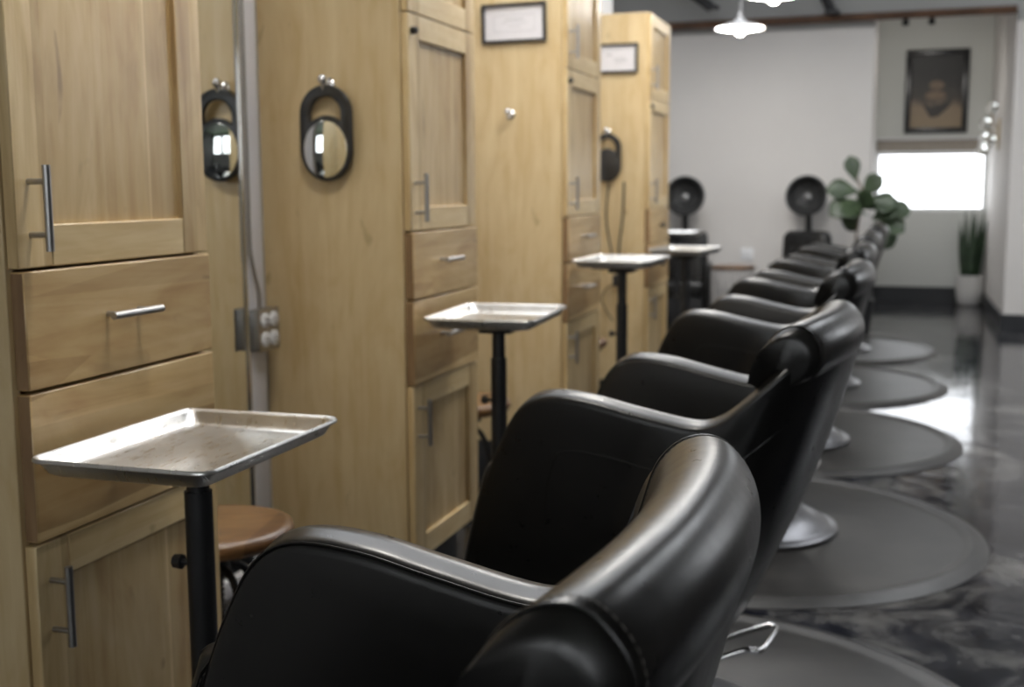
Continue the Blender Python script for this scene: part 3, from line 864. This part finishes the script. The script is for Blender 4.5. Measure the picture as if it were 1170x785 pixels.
# ---------------------------------------------------------------- plants
def leaf(bm, base, direction, up, L, W, curl=.25, shape='fig'):
    d = Vector(direction).normalized(); u = Vector(up); s = d.cross(u).normalized(); n = s.cross(d).normalized()
    rows = []
    for i in range(9):
        k = i/8
        if shape == 'fig': w = W*(math.sin(PI*min(1, k**1.25))**.7)*(.45+.75*k) if 0 < k < 1 else .004
        else: w = W*(1-k**2.2)*(.75+.25*math.sin(PI*k)) + .001
        c = Vector(base)+d*L*k - n*(curl*L*k*k)
        rows.append([c - s*w/2 + n*w*.10, c - s*w/4 + n*w*.02, c, c + s*w/4 + n*w*.02, c + s*w/2 + n*w*.10])
    grid(bm, rows)
def solid(o, th):
    md = o.modifiers.new('thick', 'SOLIDIFY'); md.thickness = th; md.offset = 0
t = thing('fiddle_leaf_fig', (-.27, 9.93, 0), 'leafy fiddle-leaf fig with broad green leaves at the corner of the white wall', 'potted plant')
bm = bmesh.new(); lathe(bm, [(.10, 0), (.115, .02), (.14, .26), (.145, .28), (.132, .28), (.126, .25), (.0001, .245)], n=36); new_obj('pot', bm, MAT['plastic'], t, True, 60)
bm = bmesh.new(); lathe(bm, [(.124, .246), (.12, .256), (.0001, .262)], n=24); new_obj('soil', bm, MAT['soil'], t)
stemA = catmull([(0, 0, .25), (-.02, 0, .55), (-.01, 0, .85), (.03, 0, 1.10), (-.03, .0, 1.25)], 6)
stemB = catmull([(.01, 0, .5), (.06, 0, .72), (.14, 0, .88), (.20, .0, .98)], 6)
bm = bmesh.new(); tube(bm, stemA, .008, 8); tube(bm, stemB, .007, 8); new_obj('stem', bm, MAT['bark'], t)
bm = bmesh.new()
LV = [((-.03, 0, 1.22), (-.25, -.1, 1), .20, .11), ((0, 0, 1.14), (-1, -.2, .18), .24, .15), ((.0, -.02, 1.08), (-1, -.4, -.45), .24, .16), ((.02, 0, 1.12), (.5, -.3, .55), .2, .14),
      ((.02, 0, 1.06), (-.5, -.7, -.3), .22, .16), ((.04, 0, 1.08), (.8, -.4, -.1), .24, .16), ((.0, .02, 1.0), (-.5, .3, -.7), .2, .14), ((.10, 0, .92), (.7, -.3, .45), .22, .15),
      ((.18, 0, .98), (1, -.2, .15), .20, .14), ((.16, 0, .92), (.9, -.4, -.35), .20, .14), ((.12, -.02, .90), (.2, -.6, -.65), .22, .15), ((.20, 0, .96), (.4, .1, .8), .15, .12),
      ((.08, 0, .95), (-.1, -.8, .2), .2, .15), ((.14, 0, .86), (.75, .2, -.8), .2, .14), ((.03, 0, 1.0), (.1, -.5, .4), .2, .15), ((.06, .0, 1.0), (.6, .4, .3), .2, .14)]
for b, d, L, W in LV: leaf(bm, b, d, (0, -.9, .45), L*1.08, W*1.3, .18)
o = new_obj('foliage', bm, MAT['fig'], t, True, 180); solid(o, .0015)
t = thing('snake_plant', (.745, 12.62, 0), 'upright snake plant in a white pot in the corner under the bright window', 'potted plant')
bm = bmesh.new(); lathe(bm, [(.10, 0), (.118, .015), (.135, .12), (.142, .29), (.144, .30), (.132, .30), (.128, .27), (.0001, .265)], n=36); new_obj('pot', bm, MAT['pot'], t, True, 60)
bm = bmesh.new(); lathe(bm, [(.126, .266), (.12, .276), (.0001, .28)], n=24); new_obj('soil', bm, MAT['soil'], t)
bm = bmesh.new(); random.seed(4)
for k in range(22):
    a = random.uniform(0, 2*PI); r = random.uniform(.01, .085); c, s = math.cos(a), math.sin(a)
    lean = random.uniform(.04, .20)
    leaf(bm, (r*c, r*s, .27), (lean*c, lean*s, 1), (c, s, 0) if random.random() < .5 else (-s, c, 0), random.uniform(.42, .72), random.uniform(.045, .065), .02, 'blade')
o = new_obj('foliage', bm, MAT['snake'], t, True, 180); solid(o, .003)

# ---------------------------------------------------------------- picture in the niche
m = M('dark_painting')
v = m.coord((1, 1, 1))
sp = m.n('ShaderNodeSeparateXYZ'); m.l(v, sp.inputs[0])
mr = m.n('ShaderNodeMapRange'); m.l(sp.outputs[2], mr.inputs[0]); mr.inputs[1].default_value = -.34; mr.inputs[2].default_value = .34
nz = m.noise(v, 7, 4, .6, .5)
ad = m.n('ShaderNodeMath', operation='MULTIPLY_ADD'); m.l(nz, ad.inputs[0]); ad.inputs[1].default_value = .35; m.l(mr.outputs[0], ad.inputs[2])
m.l(m.ramp(ad.outputs[0], [(.12, srgb(150, 132, 106)), (.42, srgb(140, 122, 100)), (.58, srgb(66, 60, 54)), (.80, srgb(40, 38, 36)), (.95, srgb(30, 29, 28))]), m.b.inputs['Base Color'])
m.set(Roughness=.5); MAT['paint'] = m.m
MAT['vessel'] = plain('painted_dark_shape', srgb(48, 44, 40), .5, 0., .2, 9)
MAT['vessel2'] = plain('painted_tan_shape', srgb(120, 100, 80), .5, 0., .2, 9)
t = thing('framed_picture', (.362, 12.845, 2.125), 'large dark picture in a black frame high above the bright window', 'picture')
w, h, fw = .60, .825, .055
bm = bmesh.new()
box(bm, -w/2, w/2, -.035, -.002, h/2-fw, h/2, .005); box(bm, -w/2, w/2, -.035, -.002, -h/2, -h/2+fw, .005)
box(bm, -w/2, -w/2+fw, -.035, -.002, -h/2+fw, h/2-fw, .005); box(bm, w/2-fw, w/2, -.035, -.002, -h/2+fw, h/2-fw, .005)
new_obj('frame', bm, MAT['plastic'], t)
bm = bmesh.new(); box(bm, -w/2+fw, w/2-fw, -.012, -.004, -h/2+fw, h/2-fw); cv = new_obj('canvas', bm, MAT['paint'], t, False)
rot = Matrix.Translation((0, -.0135, 0)) @ Matrix.Rotation(PI/2, 4, 'X')
bm = bmesh.new(); merge(bm, flat_curve([[(-.14, -.10), (-.05, -.15), (.06, -.12), (.16, -.07), (.12, -.16), (.02, -.25), (-.05, -.26), (-.09, -.20)]], .001), 0, rot); new_obj('painted_bowl', bm, MAT['vessel'], cv, False)
bm = bmesh.new(); merge(bm, flat_curve([ell(.0, .06, .07, .045, 0, 2*PI, 24)], .001), 0, rot); merge(bm, flat_curve([ell(-.01, -.04, .10, .045, 0, 2*PI, 24)], .001), 0, rot); new_obj('painted_spot', bm, MAT['vessel2'], cv, False)

# spot lights under the pipe in the niche
for x, y, lb in ((.035, 10.85, 'left small black spotlight hanging above the dark picture'), (.245, 10.85, 'right small black spotlight hanging above the dark picture')):
    t = thing('spotlight', (x, y, 2.60), lb, 'spotlight', 'small spotlights above the picture')
    bm = bmesh.new(); tube(bm, [(0, 0, .7), (0, 0, 0)], .008, 8); new_obj('stem', bm, MAT['black'], t)
    bm = bmesh.new(); tube(bm, [(0, -.02, .02), (0, .02, -.05)], [.020, .030], 16); new_obj('head', bm, MAT['black'], t)

# wall sconce on the niche's right wall
t = thing('wall_sconce', (.885, 11.75, 1.65), 'brass wall light with clear glass globes on the right wall beside the bright window', 'wall light')
bm = bmesh.new(); box(bm, -.014, -.001, -.05, .05, -.14, .14, .004); new_obj('backplate', bm, MAT['brass'], t)
GP = [(-.09, -.28, .22), (-.12, .02, .10), (-.09, -.22, -.06), (-.11, .30, -.10), (-.13, .12, -.14), (-.10, .42, -.02)]
bm = bmesh.new()
for x, y, z in GP: tube(bm, catmull([(-.012, 0, z*.3), (-.07, y*.4, z*.5-.02), (x, y, z-.05)], 6), .007, 8)
new_obj('arms', bm, MAT['brass'], t)
for x, y, z in GP:
    bm = bmesh.new(); b = bmesh.new(); bmesh.ops.create_uvsphere(b, u_segments=20, v_segments=14, radius=.052); merge(bm, b, 0, Matrix.Translation((x, y, z)))
    g = new_obj('globe', bm, MAT['glass'], t)
    bm = bmesh.new(); b = bmesh.new(); bmesh.ops.create_uvsphere(b, u_segments=12, v_segments=8, radius=.014); merge(bm, b, 0, Matrix.Translation((x, y, z)))
    new_obj('bulb', bm, MAT['enamel'], g)

# ---------------------------------------------------------------- pendant lamps
def pendant():
    t = thing('pendant_lamp', (0, 0, 0), 'x', 'pendant lamp', 'white pendant lamps over the aisle')
    bm = bmesh.new(); lathe(bm, [(.183, .0), (.186, .002), (.150, .022), (.10, .038), (.05, .052), (.034, .070), (.030, .072), (.046, .047), (.098, .032), (.148, .017), (.183, .0)], n=56, ends=False)
    new_obj('shade', bm, MAT['enamel'], t)
    bm = bmesh.new(); lathe(bm, [(.0001, -.012), (.09, -.010), (.15, -.003), (.168, .003), (.155, .012), (.0001, .016)], n=40); new_obj('diffuser', bm, MAT['diff'], t)
    bm = bmesh.new(); b = bmesh.new(); bmesh.ops.create_uvsphere(b, u_segments=20, v_segments=12, radius=.034); merge(bm, b, 0, Matrix.Translation((0, 0, -.018))); new_obj('bulb', bm, MAT['bulb'], t)
    bm = bmesh.new(); tube(bm, [(0, 0, .0705), (0, 0, .12)], [.030, .022], 16); tube(bm, [(0, 0, .12), (0, 0, .20)], .014, 12); new_obj('socket', bm, MAT['steel'], t)
    bm = bmesh.new(); tube(bm, [(0, 0, .20), (0, 0, ZC-2.345)], .004, 8); new_obj('cable', bm, MAT['cord'], t)
    return t
p0 = pendant(); p0.location = (-1.135, 9.05, 2.345); p0['label'] = 'lower white disc pendant lamp, fully visible under the ceiling'
dup(p0, (-.735, 7.45, 2.33), 0, 'upper white disc pendant lamp, cut off by the top edge')
for y in (5.6, 3.7, 1.75): dup(p0, (-.80, y, 2.345), 0, 'extra white disc pendant lamp, added unseen above the frame for its light')  # unseen lamps added for sheen on the chairs and shadow under the tray

# ---------------------------------------------------------------- garden outside the back windows (seen in the hand mirrors)
def tree(x, y, lb, sd):
    random.seed(sd)
    t = thing('garden_tree', (x, y, 0), lb, 'tree', 'trees outside the windows behind the camera')
    bm = bmesh.new(); tube(bm, [(0, 0, 0), (.05, 0, 1.0), (0, .05, 2.2)], [.09, .07, .03], 8); new_obj('trunk', bm, MAT['bark'], t)
    bm = bmesh.new()
    for k in range(420):
        a = random.uniform(0, 2*PI); e = random.uniform(-1, 1); r = random.uniform(.35, 1)**.5
        p = Vector((math.cos(a)*math.sqrt(1-e*e)*r*.95, math.sin(a)*math.sqrt(1-e*e)*r*.8, 1.75+e*r*1.15))
        leaf(bm, p, (random.uniform(-1, 1), random.uniform(-1, 1), random.uniform(-.6, .4)), (0, 0, 1), random.uniform(.12, .24), random.uniform(.07, .13))
    new_obj('foliage', bm, MAT['hedge'], t, True, 180)

# ---------------------------------------------------------------- light
wd = bpy.data.worlds.new('daylight'); bpy.context.scene.world = wd; wd.use_nodes = True
nt = wd.node_tree; bg = nt.nodes['Background']
bg.inputs[0].default_value = (.93, .96, 1.0, 1); bg.inputs[1].default_value = 4.0
tree(-.9, YB-2.4, 'green garden tree outside the window behind the camera', 3)
tree(1.6, YB-2.8, 'green garden tree beyond the second back window', 5)
bm = bmesh.new(); box(bm, -5, 5, YB-6, YB-.1, -.1, -.01); struct('ground_back', bm, MAT['hedge'])
for x in (.035, .245):  # fill lights added to brighten the niche; the spotlight heads look unlit
    L = bpy.data.lights.new('niche_fill_light', 'SPOT'); L.energy = 11; L.spot_size = math.radians(120); L.spot_blend = .8; L.shadow_soft_size = .03; L.color = (1, .96, .9)
    o = bpy.data.objects.new('niche_fill_light', L); col.objects.link(o); o.location = (x, 10.90, 2.53); o.rotation_euler = (math.radians(58), 0, 0)
def portal(loc, rot, sx, sy):
    L = bpy.data.lights.new('daylight_portal', 'AREA'); L.shape = 'RECTANGLE'; L.size = sx; L.size_y = sy
    L.cycles.is_portal = True
    o = bpy.data.objects.new('daylight_portal', L); col.objects.link(o); o.location = loc; o.rotation_euler = rot
for a, b in BW: portal(((a+b)/2, YB-.09, 2.125), (PI/2, 0, 0), b-a, 1.75)
for a, b in RWIN: portal((XR+.09, (a+b)/2, (RZ0+RZ1)/2), (0, PI/2, 0), RZ1-RZ0, b-a)
for a, b, c, d in SKY+SKY2: portal(((a+b)/2, (c+d)/2, ZC+.098), (0, 0, 0), b-a, d-c)
portal(((WX0+WX1)/2, 12.98, (WZ0+WZ1)/2), (-PI/2, 0, 0), WX1-WX0, WZ1-WZ0)

# ---------------------------------------------------------------- camera
f, H = 1350., 1.2
th = math.atan(179.5/f); ps = math.atan(439*math.cos(th)/f); ro = math.radians(-0.3)
F = Vector((-math.sin(ps)*math.cos(th), math.cos(ps)*math.cos(th), -math.sin(th)))
R0 = Vector((math.cos(ps), math.sin(ps), 0)); U0 = R0.cross(F)
Rv = math.cos(ro)*R0+math.sin(ro)*U0; Uv = -math.sin(ro)*R0+math.cos(ro)*U0
cam = bpy.data.cameras.new('camera'); co = bpy.data.objects.new('camera', cam); col.objects.link(co)
mw = Matrix((Rv, Uv, -F)).transposed().to_4x4(); mw.translation = Vector((0, 0, H)); co.matrix_world = mw
cam.sensor_width = 36; cam.lens = 36*f/1170; cam.clip_start = .05
cam.dof.use_dof = True; cam.dof.focus_distance = 1.28; cam.dof.aperture_fstop = 5.4
sc = bpy.context.scene; sc.camera = co
sc.view_settings.view_transform = 'Standard'; sc.view_settings.look = 'None'; sc.view_settings.gamma = 1
sc.view_settings.use_curve_mapping = False
sc.view_settings.exposure = 0.22
